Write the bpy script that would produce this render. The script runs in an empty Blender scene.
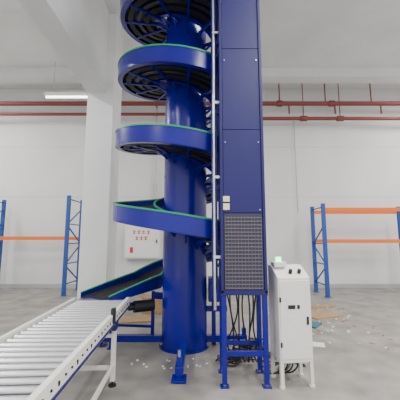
import bpy, math, random
from mathutils import Vector, Matrix
random.seed(4)
S=bpy.context.scene
# ---------------- materials ----------------
def mat(name,col,rough=0.5,metal=0.0,var=0.0,scale=6,bump=0.0,emit=None,es=0,coat=0,spec=None):
    m=bpy.data.materials.new(name); m.use_nodes=True
    nt=m.node_tree; b=nt.nodes['Principled BSDF']
    b.inputs['Base Color'].default_value=(*col,1); b.inputs['Roughness'].default_value=rough
    b.inputs['Metallic'].default_value=metal
    if spec is not None: b.inputs['Specular IOR Level'].default_value=spec
    if coat: b.inputs['Coat Weight'].default_value=coat
    if emit: b.inputs['Emission Color'].default_value=(*emit,1); b.inputs['Emission Strength'].default_value=es
    if var or bump:
        tc=nt.nodes.new('ShaderNodeTexCoord'); n=nt.nodes.new('ShaderNodeTexNoise')
        n.inputs['Scale'].default_value=scale; n.inputs['Detail'].default_value=6
        nt.links.new(tc.outputs['Object'],n.inputs['Vector'])
        if var:
            r=nt.nodes.new('ShaderNodeValToRGB')
            r.color_ramp.elements[0].position=.3; r.color_ramp.elements[1].position=.7
            r.color_ramp.elements[0].color=(*[max(0,c*(1-var)) for c in col],1)
            r.color_ramp.elements[1].color=(*[min(1,c*(1+var)) for c in col],1)
            nt.links.new(n.outputs['Fac'],r.inputs['Fac']); nt.links.new(r.outputs['Color'],b.inputs['Base Color'])
        if bump:
            bp=nt.nodes.new('ShaderNodeBump'); bp.inputs['Strength'].default_value=bump
            nt.links.new(n.outputs['Fac'],bp.inputs['Height']); nt.links.new(bp.outputs['Normal'],b.inputs['Normal'])
    return m
BLUE=mat('blue_paint',(0.006,0.003,0.21),.25,var=.08,scale=3,spec=.38)
NAVY=mat('navy_panel',(0.012,0.010,0.105),.45,var=.06,scale=2,spec=.35)
GREEN=mat('green_strip',(0.005,0.26,0.10),.4)
DARK=mat('dark_chain',(0.014,0.014,0.020),.5,spec=.3)
STEEL=mat('steel',(0.62,0.63,0.65),.28,1.0,var=.06,scale=20)
ZINC=mat('roller_zinc',(0.60,0.60,0.61),.32,.85)
CREAM=mat('cream_rail',(0.72,0.71,0.65),.4)
WHITE=mat('white_enamel',(0.74,0.73,0.69),.4)
WALL=mat('wall_plaster',(0.73,0.73,0.725),.85,var=.04,scale=1.2)
WALL2=mat('wall_plaster_back',(0.68,0.68,0.67),.85,var=.04,scale=.8)
CEIL=mat('ceiling_concrete',(0.70,0.70,0.69),.9,var=.06,scale=1)
RACKB=mat('rack_blue',(0.01,0.06,0.28),.45)
ORANGE=mat('rack_orange',(0.75,0.15,0.01),.45)
REDP=mat('red_pipe',(0.20,0.035,0.03),.45)
RED=mat('red_label',(0.6,0.02,0.02),.5)
GREYP=mat('grey_pipe',(0.45,0.46,0.47),.4,.3)
CARD=mat('cardboard',(0.36,0.23,0.12),.9,var=.15)
BLACK=mat('black_rubber',(0.008,0.008,0.010),.5)
LAMPG=mat('green_lamp',(0.1,0.9,0.3),.3,emit=(0.1,1,0.35),es=6)
YEL=mat('label_sticker',(0.75,0.70,0.45),.5)
TUBE=mat('lamp_tube',(1,1,1),.4,emit=(1,.98,.94),es=6)
FLOOR=mat('floor_concrete',(0.25,0.235,0.215),.48,var=.3,scale=2.6,bump=.08)
MESH=mat('grille_mesh',(0.10,0.085,0.11),.5)
# --------------- helpers ----------------
def empty(name,loc=(0,0,0)):
    e=bpy.data.objects.new(name,None); S.collection.objects.link(e); e.location=loc; return e
def finish(name,verts,faces,m,parent=None,smooth=False,bevel=0):
    me=bpy.data.meshes.new(name); me.from_pydata(verts,[],faces); me.update()
    o=bpy.data.objects.new(name,me); S.collection.objects.link(o)
    import bmesh
    bm=bmesh.new(); bm.from_mesh(me); bmesh.ops.recalc_face_normals(bm,faces=bm.faces); bm.to_mesh(me); bm.free()
    me.materials.append(m)
    if bevel:
        b=o.modifiers.new('b','BEVEL'); b.width=bevel; b.segments=2; b.limit_method='ANGLE'
    if parent: o.parent=parent
    return o
class M:
    def __init__(s): s.v=[]; s.f=[]
    def add(s,vs,fs):
        n=len(s.v); s.v+= [tuple(v) for v in vs]; s.f+=[tuple(i+n for i in f) for f in fs]
    def box(s,x0,x1,y0,y1,z0,z1,rot=None):
        vs=[Vector((x,y,z)) for z in (z0,z1) for y in (y0,y1) for x in (x0,x1)]
        if rot: vs=[rot@v for v in vs]
        s.add(vs,[(0,1,3,2),(4,6,7,5),(0,4,5,1),(2,3,7,6),(0,2,6,4),(1,5,7,3)]); return s
    def beam(s,a,b,w,h,up=(0,0,1)):
        a=Vector(a);b=Vector(b);d=(b-a).normalized();u=Vector(up)
        r=d.cross(u)
        if r.length<1e-3: r=d.cross(Vector((0,1,0)))
        r.normalize(); u=r.cross(d).normalized()
        vs=[p+r*(i*w/2)+u*(j*h/2) for p in (a,b) for i,j in ((-1,-1),(1,-1),(1,1),(-1,1))]
        s.add(vs,[(0,1,2,3),(7,6,5,4),(0,4,5,1),(1,5,6,2),(2,6,7,3),(3,7,4,0)]); return s
    def cyl(s,a,b,r,n=16,r2=None):
        a=Vector(a);b=Vector(b);d=(b-a).normalized()
        t=d.orthogonal().normalized();u=d.cross(t); r2=r if r2 is None else r2
        vs=[p+(t*math.cos(k*2*math.pi/n)+u*math.sin(k*2*math.pi/n))*q for p,q in ((a,r),(b,r2)) for k in range(n)]
        fs=[(k,(k+1)%n,n+(k+1)%n,n+k) for k in range(n)]+[tuple(range(n-1,-1,-1)),tuple(range(n,2*n))]
        s.add(vs,fs); return s
    def make(s,name,m,parent=None,smooth=False,bevel=0):
        o=finish(name,s.v,s.f,m,parent,False,bevel)
        if smooth:
            o.data.shade_smooth()
            md=o.modifiers.new('wn','EDGE_SPLIT'); md.split_angle=math.radians(35)
        return o
def curve(name,pts,r,m,parent=None,cyc=False):
    c=bpy.data.curves.new(name,'CURVE'); c.dimensions='3D'; c.bevel_depth=r; c.bevel_resolution=3
    sp=c.splines.new('NURBS'); sp.points.add(len(pts)-1)
    for p,q in zip(sp.points,pts): p.co=(*q,1)
    sp.use_endpoint_u=True; sp.order_u=4; c.materials.append(m)
    o=bpy.data.objects.new(name,c); S.collection.objects.link(o)
    if parent:o.parent=parent
    return o
# ---------------- room ----------------
H0=6.7
M().box(-9,9,-3,10,-.1,0).make('floor',FLOOR)
M().box(-9,9,9.8,10,0,H0).make('wall_back',WALL2)
M().box(-9.2,-9,-3,10,0,H0).make('wall_left',WALL)
M().box(9,9.2,-3,10,0,H0).make('wall_right',WALL)
M().box(-9.2,9.2,-3,10,H0,H0+.15).make('ceiling',CEIL)
M().box(-9,9,9.78,9.8,0,.12).make('baseboard_back',GREYP)
M().box(-2.50,-1.92,6.3,6.95,0,H0).make('structural_pillar',WALL,bevel=.01)
M().box(-2.50,-2.10,-3,6.3,4.75,H0).make('trim_1',WALL)
M().box(-9,9,8.5,8.9,6.4,H0).make('trim_2',CEIL)
M().box(-9,-2.5,5.2,5.6,6.2,H0).make('trim_3',CEIL)
m=M()
for z in (2.9,4.6): m.box(-9,9,9.795,9.8,z,z+.012)
m.make('trim_4',GREYP)
# ---------------- pipes ----------------
HC=H0
p=empty('sprinkler_pipes')
m=M()
m.cyl((-8.99,9.3,5.92),(8.99,9.3,5.92),.07); m.cyl((1.8,9.4,5.45),(8.99,9.4,5.45),.06); m.cyl((-8.99,9.4,5.6),(-1.0,9.4,5.6),.05)
for x in (2.6,4.1,5.6,-3.0): 
    m.cyl((x,9.3,5.92),(x,9.3,HC),.02)
    m.cyl((x+.3,9.3,5.92),(x+.3,9.3,5.92-.35),.025)
for x in (2.6,4.3): m.cyl((x-.08,9.3,5.92),(x+.08,9.3,5.92),.1)
for x in (3.4,4.6): m.cyl((x-.1,9.4,5.45),(x+.1,9.4,5.45),.09); m.cyl((x,9.4,5.45),(x,9.4,HC),.015)
m.cyl((-1.45,9.3,5.92),(-1.45,9.6,5.92),.03)
m.make('pipe_runs',REDP,p,True)
m=M()
m.cyl((-1.45,9.6,2.3),(-1.45,9.6,5.92),.03); m.cyl((-1.45,9.6,2.9),(-1.45,9.6,3.3),.06)
m.cyl((3.15,9.6,2.4),(3.15,9.6,5.45),.02)
m.make('drop_pipes',GREYP,p,True)
# suspended fluorescent batten at the left
bt=empty('fluorescent_batten',(-3.85,8.2,5.62))
M().box(-.62,.62,-.08,.08,0,.10).make('housing',WHITE,bt,bevel=.01)
M().cyl((-.6,0,-.03),(.6,0,-.03),.025).make('tube',TUBE,bt)
M().cyl((-.4,0,.1),(-.4,0,H0-5.62),.01).cyl((.4,0,.1),(.4,0,H0-5.62),.01).make('hangers',STEEL,bt)
# ---------------- spiral conveyor ----------------
CX,CY=-.225,4.55; P=1.06; R=1.06; RI=.46; A_END=146; LST=1.0
sp=empty('spiral_conveyor',(0,0,0))
path=[]
NT=int((360*4.10)/3)
def drop(s):  # extra descent of the outfeed, measured along the track
    return .36*(max(0,s)/1.9)**1.25
for i in range(NT+1):
    a=A_END-3*(NT-i); t=math.radians(a)
    s=.9-math.radians(A_END-a)*R
    path.append((CX,CY,math.cos(t),math.sin(t),1.0-P*(a-180)/360-drop(s),1.0))
t=math.radians(A_END); zE=1.0-P*(A_END-180)/360
for k in range(1,13):
    s=LST*k/12
    path.append((CX-math.sin(t)*s,CY+math.cos(t)*s,math.cos(t),math.sin(t),zE-drop(.9+s)+.035*k/12,1-.55*k/12))
def sweep(name,prof,m,smooth=True):
    vs=[];fs=[];n=len(prof)
    for (bx,by,nx,ny,z,f) in path:
        for r,dz in prof: vs.append((bx+nx*r,by+ny*r,z+dz*f))
    for i in range(len(path)-1):
        for j in range(n):
            k=(j+1)%n; fs.append((i*n+j,i*n+k,(i+1)*n+k,(i+1)*n+j))
    fs.append(tuple(range(n))); fs.append(tuple(range((len(path)-1)*n,len(path)*n)))
    o=finish(name,vs,fs,m,sp); 
    o.data.shade_smooth()
    md=o.modifiers.new('e','EDGE_SPLIT'); md.split_angle=math.radians(35); return o
def rect(r0,r1,z0,z1): return [(r0,z0),(r1,z0),(r1,z1),(r0,z1)]
sweep('outer_guard',rect(R-.012,R,-.215,0),BLUE)
sweep('inner_guard',rect(RI,RI+.012,-.19,0),BLUE)
sweep('outer_green_edge',rect(R-.022,R+.008,-.004,.018),GREEN)
sweep('inner_green_edge',rect(RI-.008,RI+.022,-.004,.016),GREEN)
sweep('deck',rect(RI+.012,R-.012,-.125,-.115),NAVY)
sweep('lower_lip',rect(R-.07,R,-.222,-.21),BLUE)
sweep('inner_lip',rect(RI,RI+.06,-.20,-.19),BLUE)
sweep('chain_guide',rect(.74,.80,-.20,-.126),DARK)
sl=M(); ut=M(); arms=M()
for i,(bx,by,nx,ny,z,f_) in enumerate(path):
    for h in (0,.5):
        if i+1<len(path):
            q=path[i+1]
            B=[ (1-h)*u+h*v for u,v in zip((bx,by,nx,ny,z,f_),q)]
            zz=B[4]-.103*B[5]
            sl.beam((B[0]+B[2]*(RI+.04),B[1]+B[3]*(RI+.04),zz),(B[0]+B[2]*(R-.04),B[1]+B[3]*(R-.04),zz),.026,.018)
            if i<len(path)-12:
                ut.beam((B[0]+B[2]*.60,B[1]+B[3]*.60,B[4]-.185),(B[0]+B[2]*.68,B[1]+B[3]*.68,B[4]-.185),.022,.05)
                ut.beam((B[0]+B[2]*.86,B[1]+B[3]*.86,B[4]-.185),(B[0]+B[2]*.94,B[1]+B[3]*.94,B[4]-.185),.022,.05)
    if i%10==4 and i<len(path)-14:
        arms.beam((bx+nx*.30,by+ny*.30,z-.215),(bx+nx*(R-.015),by+ny*(R-.015),z-.195),.035,.04)
        arms.beam((bx+nx*.31,by+ny*.31,z-.32),(bx+nx*.45,by+ny*.45,z-.23),.025,.025)
sl.make('chain_slats',DARK,sp); ut.make('underside_chain_teeth',DARK,sp); arms.make('support_arms',BLUE,sp)
c=M().cyl((CX,CY,0.02),(CX,CY,6.6),.325,64); c.make('centre_column',BLUE,sp,True)
c=M().cyl((CX,CY,0),(CX,CY,.02),.36,48)
for z in (2.45,4.9): c.cyl((CX,CY,z),(CX,CY,z+.012),.329,64)
c.make('column_flanges',BLUE,sp,True)
b=M()
LG=((0,-1,1.12),(-1,0,1.25),(1,0,.9),(0,1,1.1))
for dx,dy,L in LG:
    b.beam((CX+dx*.3,CY+dy*.3,.10),(CX+dx*L,CY+dy*L,.10),.09,.09)
    b.beam((CX+dx*(L-.12),CY+dy*(L-.12),.02),(CX+dx*(L+.06),CY+dy*(L+.06),.02),.16,.02)
    b.beam((CX+dx*(L-.04),CY+dy*(L-.04),.0),(CX+dx*(L-.04),CY+dy*(L-.04),.24),.06,.06)
b.make('base_beams',BLUE,sp,bevel=.004)
b=M()
for dx,dy,L in LG:
    b.cyl((CX+dx*(L-.04),CY+dy*(L-.04),.24),(CX+dx*(L-.04),CY+dy*(L-.04),.31),.018,12)
b.make('levelling_bolts',STEEL,sp)
b=M()
for (x,y,z) in ((-.72,4.78,.72),(-1.33,4.86,.72),(-1.24,4.42,.60),(-1.50,4.50,.60)):
    b.beam((x,y,0),(x,y,z),.05,.05); b.beam((x-.05,y,.005),(x+.05,y,.005),.1,.01)
b.beam((-.72,4.78,.5),(-1.33,4.86,.5),.05,.06); b.beam((-.72,4.78,.2),(-1.33,4.86,.2),.04,.04)
b.beam((-.72,4.78,.58),(-1.24,4.42,.54),.04,.06); b.beam((-1.24,4.42,.3),(-1.50,4.50,.3),.04,.04)
b.beam((-.72,4.78,.66),(-.4,4.66,.66),.06,.10)
b.make('outfeed_stand',BLUE,sp,bevel=.003)
b=M().box(.12,.38,4.45,4.75,.62,.95).box(.14,.34,4.40,4.45,.68,.88)
b.beam((.2,4.6,0),(.2,4.6,.62),.06,.06); b.beam((.34,4.6,0),(.34,4.6,.62),.05,.05); b.beam((0.05,4.6,.5),(.4,4.6,.5),.05,.08)
b.make('drive_housing',BLUE,sp,bevel=.006)
M().cyl((-.68,4.55,.56),(-.94,4.42,.56),.08,20).cyl((-.94,4.42,.56),(-1.01,4.38,.56),.045,16).make('drive_motor',DARK,sp,True)
# ---------------- lift tower ----------------
tw=empty('vertical_lift_tower')
X0,X1,Y0,Y1=.225,.72,3.29,3.70
M().box(X0,X1,Y0+.01,Y1,.94,5.9).make('housing',NAVY,tw,bevel=.004)
m=M()
zs=[1.80,2.75,3.75,4.75,5.85]
for z0,z1 in zip(zs[:-1],zs[1:]): m.box(X0+.035,X1-.035,Y0,Y0+.012,z0+.003,z1-.003)
m.make('front_panels',NAVY,tw,bevel=.002)
m=M().box(X0,X0+.03,Y0-.012,Y0+.02,.94,5.9).box(X1-.03,X1,Y0-.012,Y0+.02,.94,5.9).box(X0,X1,Y0-.012,Y0+.02,.92,.97)
m.make('corner_frames',NAVY,tw,bevel=.003)
m=M()
for k in range(20):
    z=.985+k*.0395; m.box(X0+.045,X1-.045,Y0-.008,Y0,z,z+.014)
for k in range(12):
    x=X0+.045+k*(X1-X0-.09-.008)/11; m.box(x,x+.006,Y0-.006,Y0+.002,.98,1.76)
m.make('mesh_guard',MESH,tw)
M().box(X0+.04,X1-.04,Y0,Y0+.011,.975,1.785).make('mesh_backing',mat('mesh_back',(0.035,0.03,0.06),.6),tw)
m=M()
for z in (1.83,2.6,3.6):
    for x in (X0+.06,X1-.06): m.cyl((x,Y0,z),(x,Y0-.010,z),.007,8)
m.make('bolts',STEEL,tw)
M().box(X0+.03,X0+.10,Y0-.016,Y0-.002,1.83,1.90).box(X0+.03,X0+.10,Y0-.016,Y0-.002,1.92,1.98).make('warning_label',YEL,tw)
m=M()
for x in (X0+.03,X1-.03):
    for y in (Y0+.03,Y1-.03):
        m.box(x-.026,x+.026,y-.026,y+.026,.03,.94); m.box(x-.045,x+.045,y-.045,y+.045,0,.012); 
m.box(X0+.03,X1-.03,Y0+.01,Y0+.05,.3,.35); m.box(X0+.03,X1-.03,Y1-.05,Y1-.01,.3,.35)
m.box(X0+.01,X0+.05,Y0+.03,Y1-.03,.3,.35); m.box(X1-.05,X1-.01,Y0+.03,Y1-.03,.3,.35)
m.make('legs',BLUE,tw,bevel=.003)
m=M()
for x in (X0+.03,X1-.03):
    for y in (Y0+.03,Y1-.03): m.cyl((x,y,.01),(x,y,.04),.016,10)
m.make('feet',STEEL,tw)
m=M().box(.135,.20,3.42,3.47,.94,5.9)
for z in (1.2,2.1,3.0,3.9,4.8): m.box(.19,.23,3.42,3.47,z,z+.04)
m.make('side_channel',BLUE,tw,bevel=.003)
m=M().cyl((.165,3.38,.75),(.165,3.38,5.8),.017,14)
for z in (1.3,2.2,3.1,4.0,4.9): m.box(.15,.225,3.36,3.40,z,z+.03)
m.make('cable_conduit',STEEL,tw,True)
# ---------------- roller conveyor ----------------
rc=empty('roller_conveyor')
ang=math.radians(3.2)
far=Vector((-.92,4.06,0)); d=Vector((math.sin(ang),-math.cos(ang),0)); n=Vector((-math.cos(ang),-math.sin(ang),0))
W=.72; L=3.2; H=.74
def at(s,w,z): 
    q=far+d*s+n*w; return (q.x,q.y,z)
m=M(); sh=M()
k=0
while .06+k*.10<L-.05:
    s=.06+k*.10; m.cyl(at(s,.045,H-.03),at(s,W-.045,H-.03),.027,14); sh.cyl(at(s,-.008,H-.03),at(s,.05,H-.03),.008,8); k+=1
m.make('rollers',ZINC,rc,True); sh.make('axles',DARK,rc)
M().beam(at(.05,W/2,H-.09),at(L-.05,W/2,H-.09),W-.1,.01).make('under_pan',NAVY,rc)
m=M()
for w in (.02,W-.02): 
    m.beam(at(0,w,H-.045),at(L,w,H-.045),.04,.13)
m.beam(at(0,.01,H-.06),at(0,W-.01,H-.06),.02,.07)
m.make('side_rails',CREAM,rc,bevel=.004)
m=M()
for w in (-.004,W+.004): m.beam(at(0,w,H-.085),at(L,w,H-.085),.010,.018)
m.make('rail_channel',NAVY,rc)
m=M()
for k in range(11):
    s=.15+k*.3; m.cyl(at(s,-.003,H-.045),at(s,.0,H-.045),.012,10)
m.make('rail_reflectors',BLACK,rc)
m=M(); bl=M(); ft=M()
for s in (.72,2.35):
    for w in (.03,W-.03):
        m.beam(at(s,w,.05),at(s,w,H-.1),.045,.045,up=(0,1,0)); bl.beam(at(s-.06,w,H-.14),at(s+.06,w,H-.14),.06,.08)
        ft.cyl(at(s,w,0),at(s,w,.015),.04,16); ft.cyl(at(s,w,.01),at(s,w,.06),.012,8)
    m.beam(at(s,.03,.18),at(s,W-.03,.18),.03,.04); m.beam(at(s,.03,.5),at(s,W-.03,.5),.03,.04)
for w in (.03,W-.03): m.beam(at(.72,w,.2),at(2.35,w,.2),.03,.04)
m.make('legs',CREAM,rc,bevel=.003); bl.make('leg_brackets',NAVY,rc); ft.make('feet',BLACK,rc)
pl=[(-1.64,4.26),(-1.30,4.10),(-.95,4.06),(-1.64,4.02)]
vs=[(x,y,z) for z in (.712,.718) for x,y in pl]
finish('transfer_plate',vs,[(0,1,2,3),(7,6,5,4)]+[(i,(i+1)%4,4+(i+1)%4,4+i) for i in range(4)],STEEL,rc)
m=M().box(-.885,-.85,3.1,3.16,.68,.82); m.make('photo_sensor',BLACK,rc)
# ---------------- control cabinet ----------------
cc=empty('control_cabinet',(.985,3.44,0)); cc.rotation_euler=(0,0,math.radians(7))
HX=.18
prof=[(-.15,.24),(.15,.24),(.15,1.22),(.05,1.22),(-.15,1.10)]
vs=[(x,y,z) for x in (-HX,HX) for y,z in prof]
fs=[tuple(range(5)),tuple(range(9,4,-1))]+[(i,(i+1)%5,5+(i+1)%5,5+i) for i in range(5)]
finish('body',vs,fs,CREAM,cc,bevel=.008)
M().box(-HX+.015,HX-.015,-.158,-.15,.28,1.07).make('door',WHITE,cc,bevel=.004)
m=M().box(.12,.14,-.17,-.158,.62,.70).box(-HX+.01,-HX+.025,-.165,-.15,.4,.45).box(-HX+.01,-HX+.025,-.165,-.15,.85,.9).box(-.08,.0,-.161,-.158,.78,.82).box(.02,.05,-.161,-.158,.78,.82); m.make('latch',BLACK,cc)
m=M()
for x in (-HX+.02,HX-.02):
    for y in (-.13,.13): m.box(x-.018,x+.018,y-.018,y+.018,.02,.24); m.cyl((x,y,0),(x,y,.02),.03,12)
m.make('legs',CREAM,cc)
M().box(-.17,-.03,-.04,.08,1.20,1.26).make('button_box',WHITE,cc,bevel=.01)
M().cyl((-.10,.02,1.26),(-.10,.02,1.31),.032,20).make('green_indicator',LAMPG,cc,True)
M().cyl((-.01,-.08,1.14),(-.01,-.1,1.18),.02,16).cyl((.09,-.08,1.14),(.09,-.1,1.18),.02,16).make('buttons',BLACK,cc)
for k in range(4):
    x=-.1+.06*k
    curve('cabinet_cable',[(x,0,.25),(x+.02,.02,.15),(x-.04,.06,.05),(x-.1,.2,.012),(x-.25+.1*k,.35,.012),(x+.1,.45,.012)],.008,BLACK,cc)
# ---------------- racks ----------------
def rack(x,y,w,dep,h,levels):
    e=empty('pallet_rack',(x,y,0)); m=M(); o=M()
    for xx in (0,w):
        for yy in (0,dep): m.box(xx-.05,xx+.05,yy-.035,yy+.035,.01,h); m.box(xx-.08,xx+.08,yy-.07,yy+.07,0,.01)
        z=.3; f=0
        while z+.55<h:
            a_,b_=(0,dep) if f else (dep,0)
            m.beam((xx,a_,z),(xx,b_,z+.5),.03,.03,up=(1,0,0)); m.beam((xx,0,z),(xx,dep,z),.03,.03,up=(1,0,0)); z+=.55; f^=1
        m.beam((xx,0,h-.1),(xx,dep,h-.1),.03,.03,up=(1,0,0))
    for z in levels:
        for yy in (-.02,dep+.02): o.box(.045,w-.045,yy-.025,yy+.025,z,z+.10)
    m.make('uprights',RACKB,e,bevel=.003); o.make('beams',ORANGE,e,bevel=.003)
    return e
rack(3.38,8.2,2.6,.8,2.5,(1.42,2.28))
rack(-6.15,8.4,2.45,.95,2.75,(1.5,))
# ---------------- fire cabinet ----------------
fc=empty('fire_hydrant_cabinet')
M().box(-2.38,-1.25,9.55,9.8,.92,2.0).make('body',WHITE,fc,bevel=.01)
M().box(-2.34,-1.29,9.535,9.55,.96,1.96).make('door',mat('cab_door',(.82,.80,.77),.3),fc,bevel=.006)
m=M()
for zz,xs in ((1.74,(-2.08,-1.93,-1.78,-1.63)),(1.55,(-1.99,-1.85,-1.71))):
    for x in xs:
        m.box(x-.055,x+.055,9.53,9.534,zz+.03,zz+.05); m.box(x-.012,x+.012,9.53,9.534,zz-.055,zz+.065); m.box(x-.05,x+.05,9.53,9.534,zz-.035,zz-.016)
m.box(-2.2,-2.1,9.53,9.534,1.1,1.28)
m.make('red_lettering',RED,fc)
M().box(-1.38,-1.35,9.51,9.535,1.4,1.52).make('handle',BLACK,fc)
# ---------------- cables and debris ----------------
cb=empty('cable_bundle')
def tangle(cx,cy,R0,nn,r_=.009,hh=.06):
    pts=[]
    for k in range(nn):
        a_=k*.75+random.uniform(-.2,.2); r=R0*random.uniform(.5,1)
        pts.append((cx+r*math.cos(a_),cy+r*.7*math.sin(a_),.012+hh*random.random()))
    curve('coil',pts,r_,BLACK,cb)
for i in range(5): tangle(.36+.11*i,3.90+.14*i,.2,34,hh=.10)
tangle(1.0,4.1,.22,30,.008,.03); tangle(1.25,4.3,.18,20,.008,.02)
for i in range(8):
    x=.30+.05*i
    curve('hanging_cable',[(x,3.58,.93),(x+random.uniform(-.05,.08),3.56,.7),(x+random.uniform(-.1,.1),3.6,.4),(x+random.uniform(-.1,.15),3.75,.2),(x+.1,3.9,.02)],.009,BLACK,cb)
curve('floor_cable',[(.6,4.0,.02),(.8,3.95,.015),(1.0,3.85,.015),(1.2,3.95,.015),(1.3,3.75,.015),(1.1,3.9,.015),(1.25,4.05,.015),(.95,4.1,.015)],.009,BLACK,cb)
fd=empty('floor_debris')
def sheet(x,y,w,h,rz,m,name,t=.02):
    o=M().box(-w/2,w/2,-h/2,h/2,0,t).make(name,m,fd,bevel=.002); o.location=(x,y,0.0); o.rotation_euler=(0,0,rz)
sheet(2.45,6.3,.7,.5,.4,CARD,'cardboard_sheet'); sheet(1.65,4.6,.30,.2,-.3,WHITE,'paper_sheet',.004)
sheet(1.95,5.6,.36,.34,.9,mat('blue_film',(.03,.12,.16),.4),'plastic_film',.03)
sheet(2.6,7.0,.9,.15,.2,CARD,'wood_plank',.04); sheet(-1.2,5.9,.6,.4,.2,CARD,'cardboard_offcut',.03)
sheet(1.9,7.2,.5,.3,-.5,WHITE,'foam_sheet',.03)
cbx=empty('cardboard_box',(-.95,6.6,0)); M().box(-.25,.25,-.2,.2,0,.32).make('carton',CARD,cbx,bevel=.004)
m=M(); m.beam((-.25,0,.32),(-.40,0,.40),.4,.006); m.beam((.25,0,.32),(.38,0,.26),.4,.006); m.make('flaps',CARD,cbx)
def scatter(n,x0,x1,y0,y1,smax,o):
    for i in range(n):
        x=random.uniform(x0,x1); y=random.uniform(y0,y1); s=random.uniform(.01,smax)
        o.box(-s,s,-s*.6,s*.6,0,.008+.01*random.random(),Matrix.Translation((x,y,0))@Matrix.Rotation(random.random()*3,4,'Z'))
db=M(); scatter(40,1.3,3.2,4.4,7.6,.035,db); scatter(25,-3,-1.4,5.8,8,.03,db)
db.make('packing_scraps',CARD,fd)
db=M(); scatter(45,1.2,3.0,4.2,7.6,.03,db); scatter(14,-.9,.1,3.7,4.1,.014,db); db.make('paper_scraps',WHITE,fd)
# ---------------- lights ----------------
def lamp(x,y,z,e,sx=.3,sy=2.4):  # added lamps with invented fixtures, kept out of view to light the room
    L_=bpy.data.lights.new('lamp','AREA'); L_.shape='RECTANGLE'; L_.size=sx; L_.size_y=sy; L_.energy=e; L_.color=(1,.99,.97)
    f=empty('added_fill_lamp',(x,y,z)); o=bpy.data.objects.new('light',L_); S.collection.objects.link(o); o.parent=f; o.location=(0,0,-.05)
    M().box(-.15,.15,-1.2,1.2,-.02,.04).make('housing',WHITE,f); M().cyl((0,-1.15,-.035),(0,1.15,-.035),.018).make('tube',TUBE,f)
    M().cyl((0,-.8,.04),(0,-.8,H0-z),.01).cyl((0,.8,.04),(0,.8,H0-z),.01).make('hangers',STEEL,f)
for x,y in ((-5,-1),(-5,3.2),(1.8,-1),(1.8,3.2),(5.2,-1),(5.2,3.2),(-7.5,7),(7.5,7)): lamp(x,y,6.3,250)
w=bpy.data.worlds.new('World'); S.world=w; w.use_nodes=True
w.node_tree.nodes['Background'].inputs[0].default_value=(.97,.985,1,1); w.node_tree.nodes['Background'].inputs[1].default_value=1.7
# ---------------- camera ----------------
c=bpy.data.cameras.new('Camera'); c.lens=27; c.sensor_width=36
o=bpy.data.objects.new('Camera',c); S.collection.objects.link(o); o.location=(0,0,1.5); o.rotation_euler=(math.radians(97.6),0,0)
S.camera=o
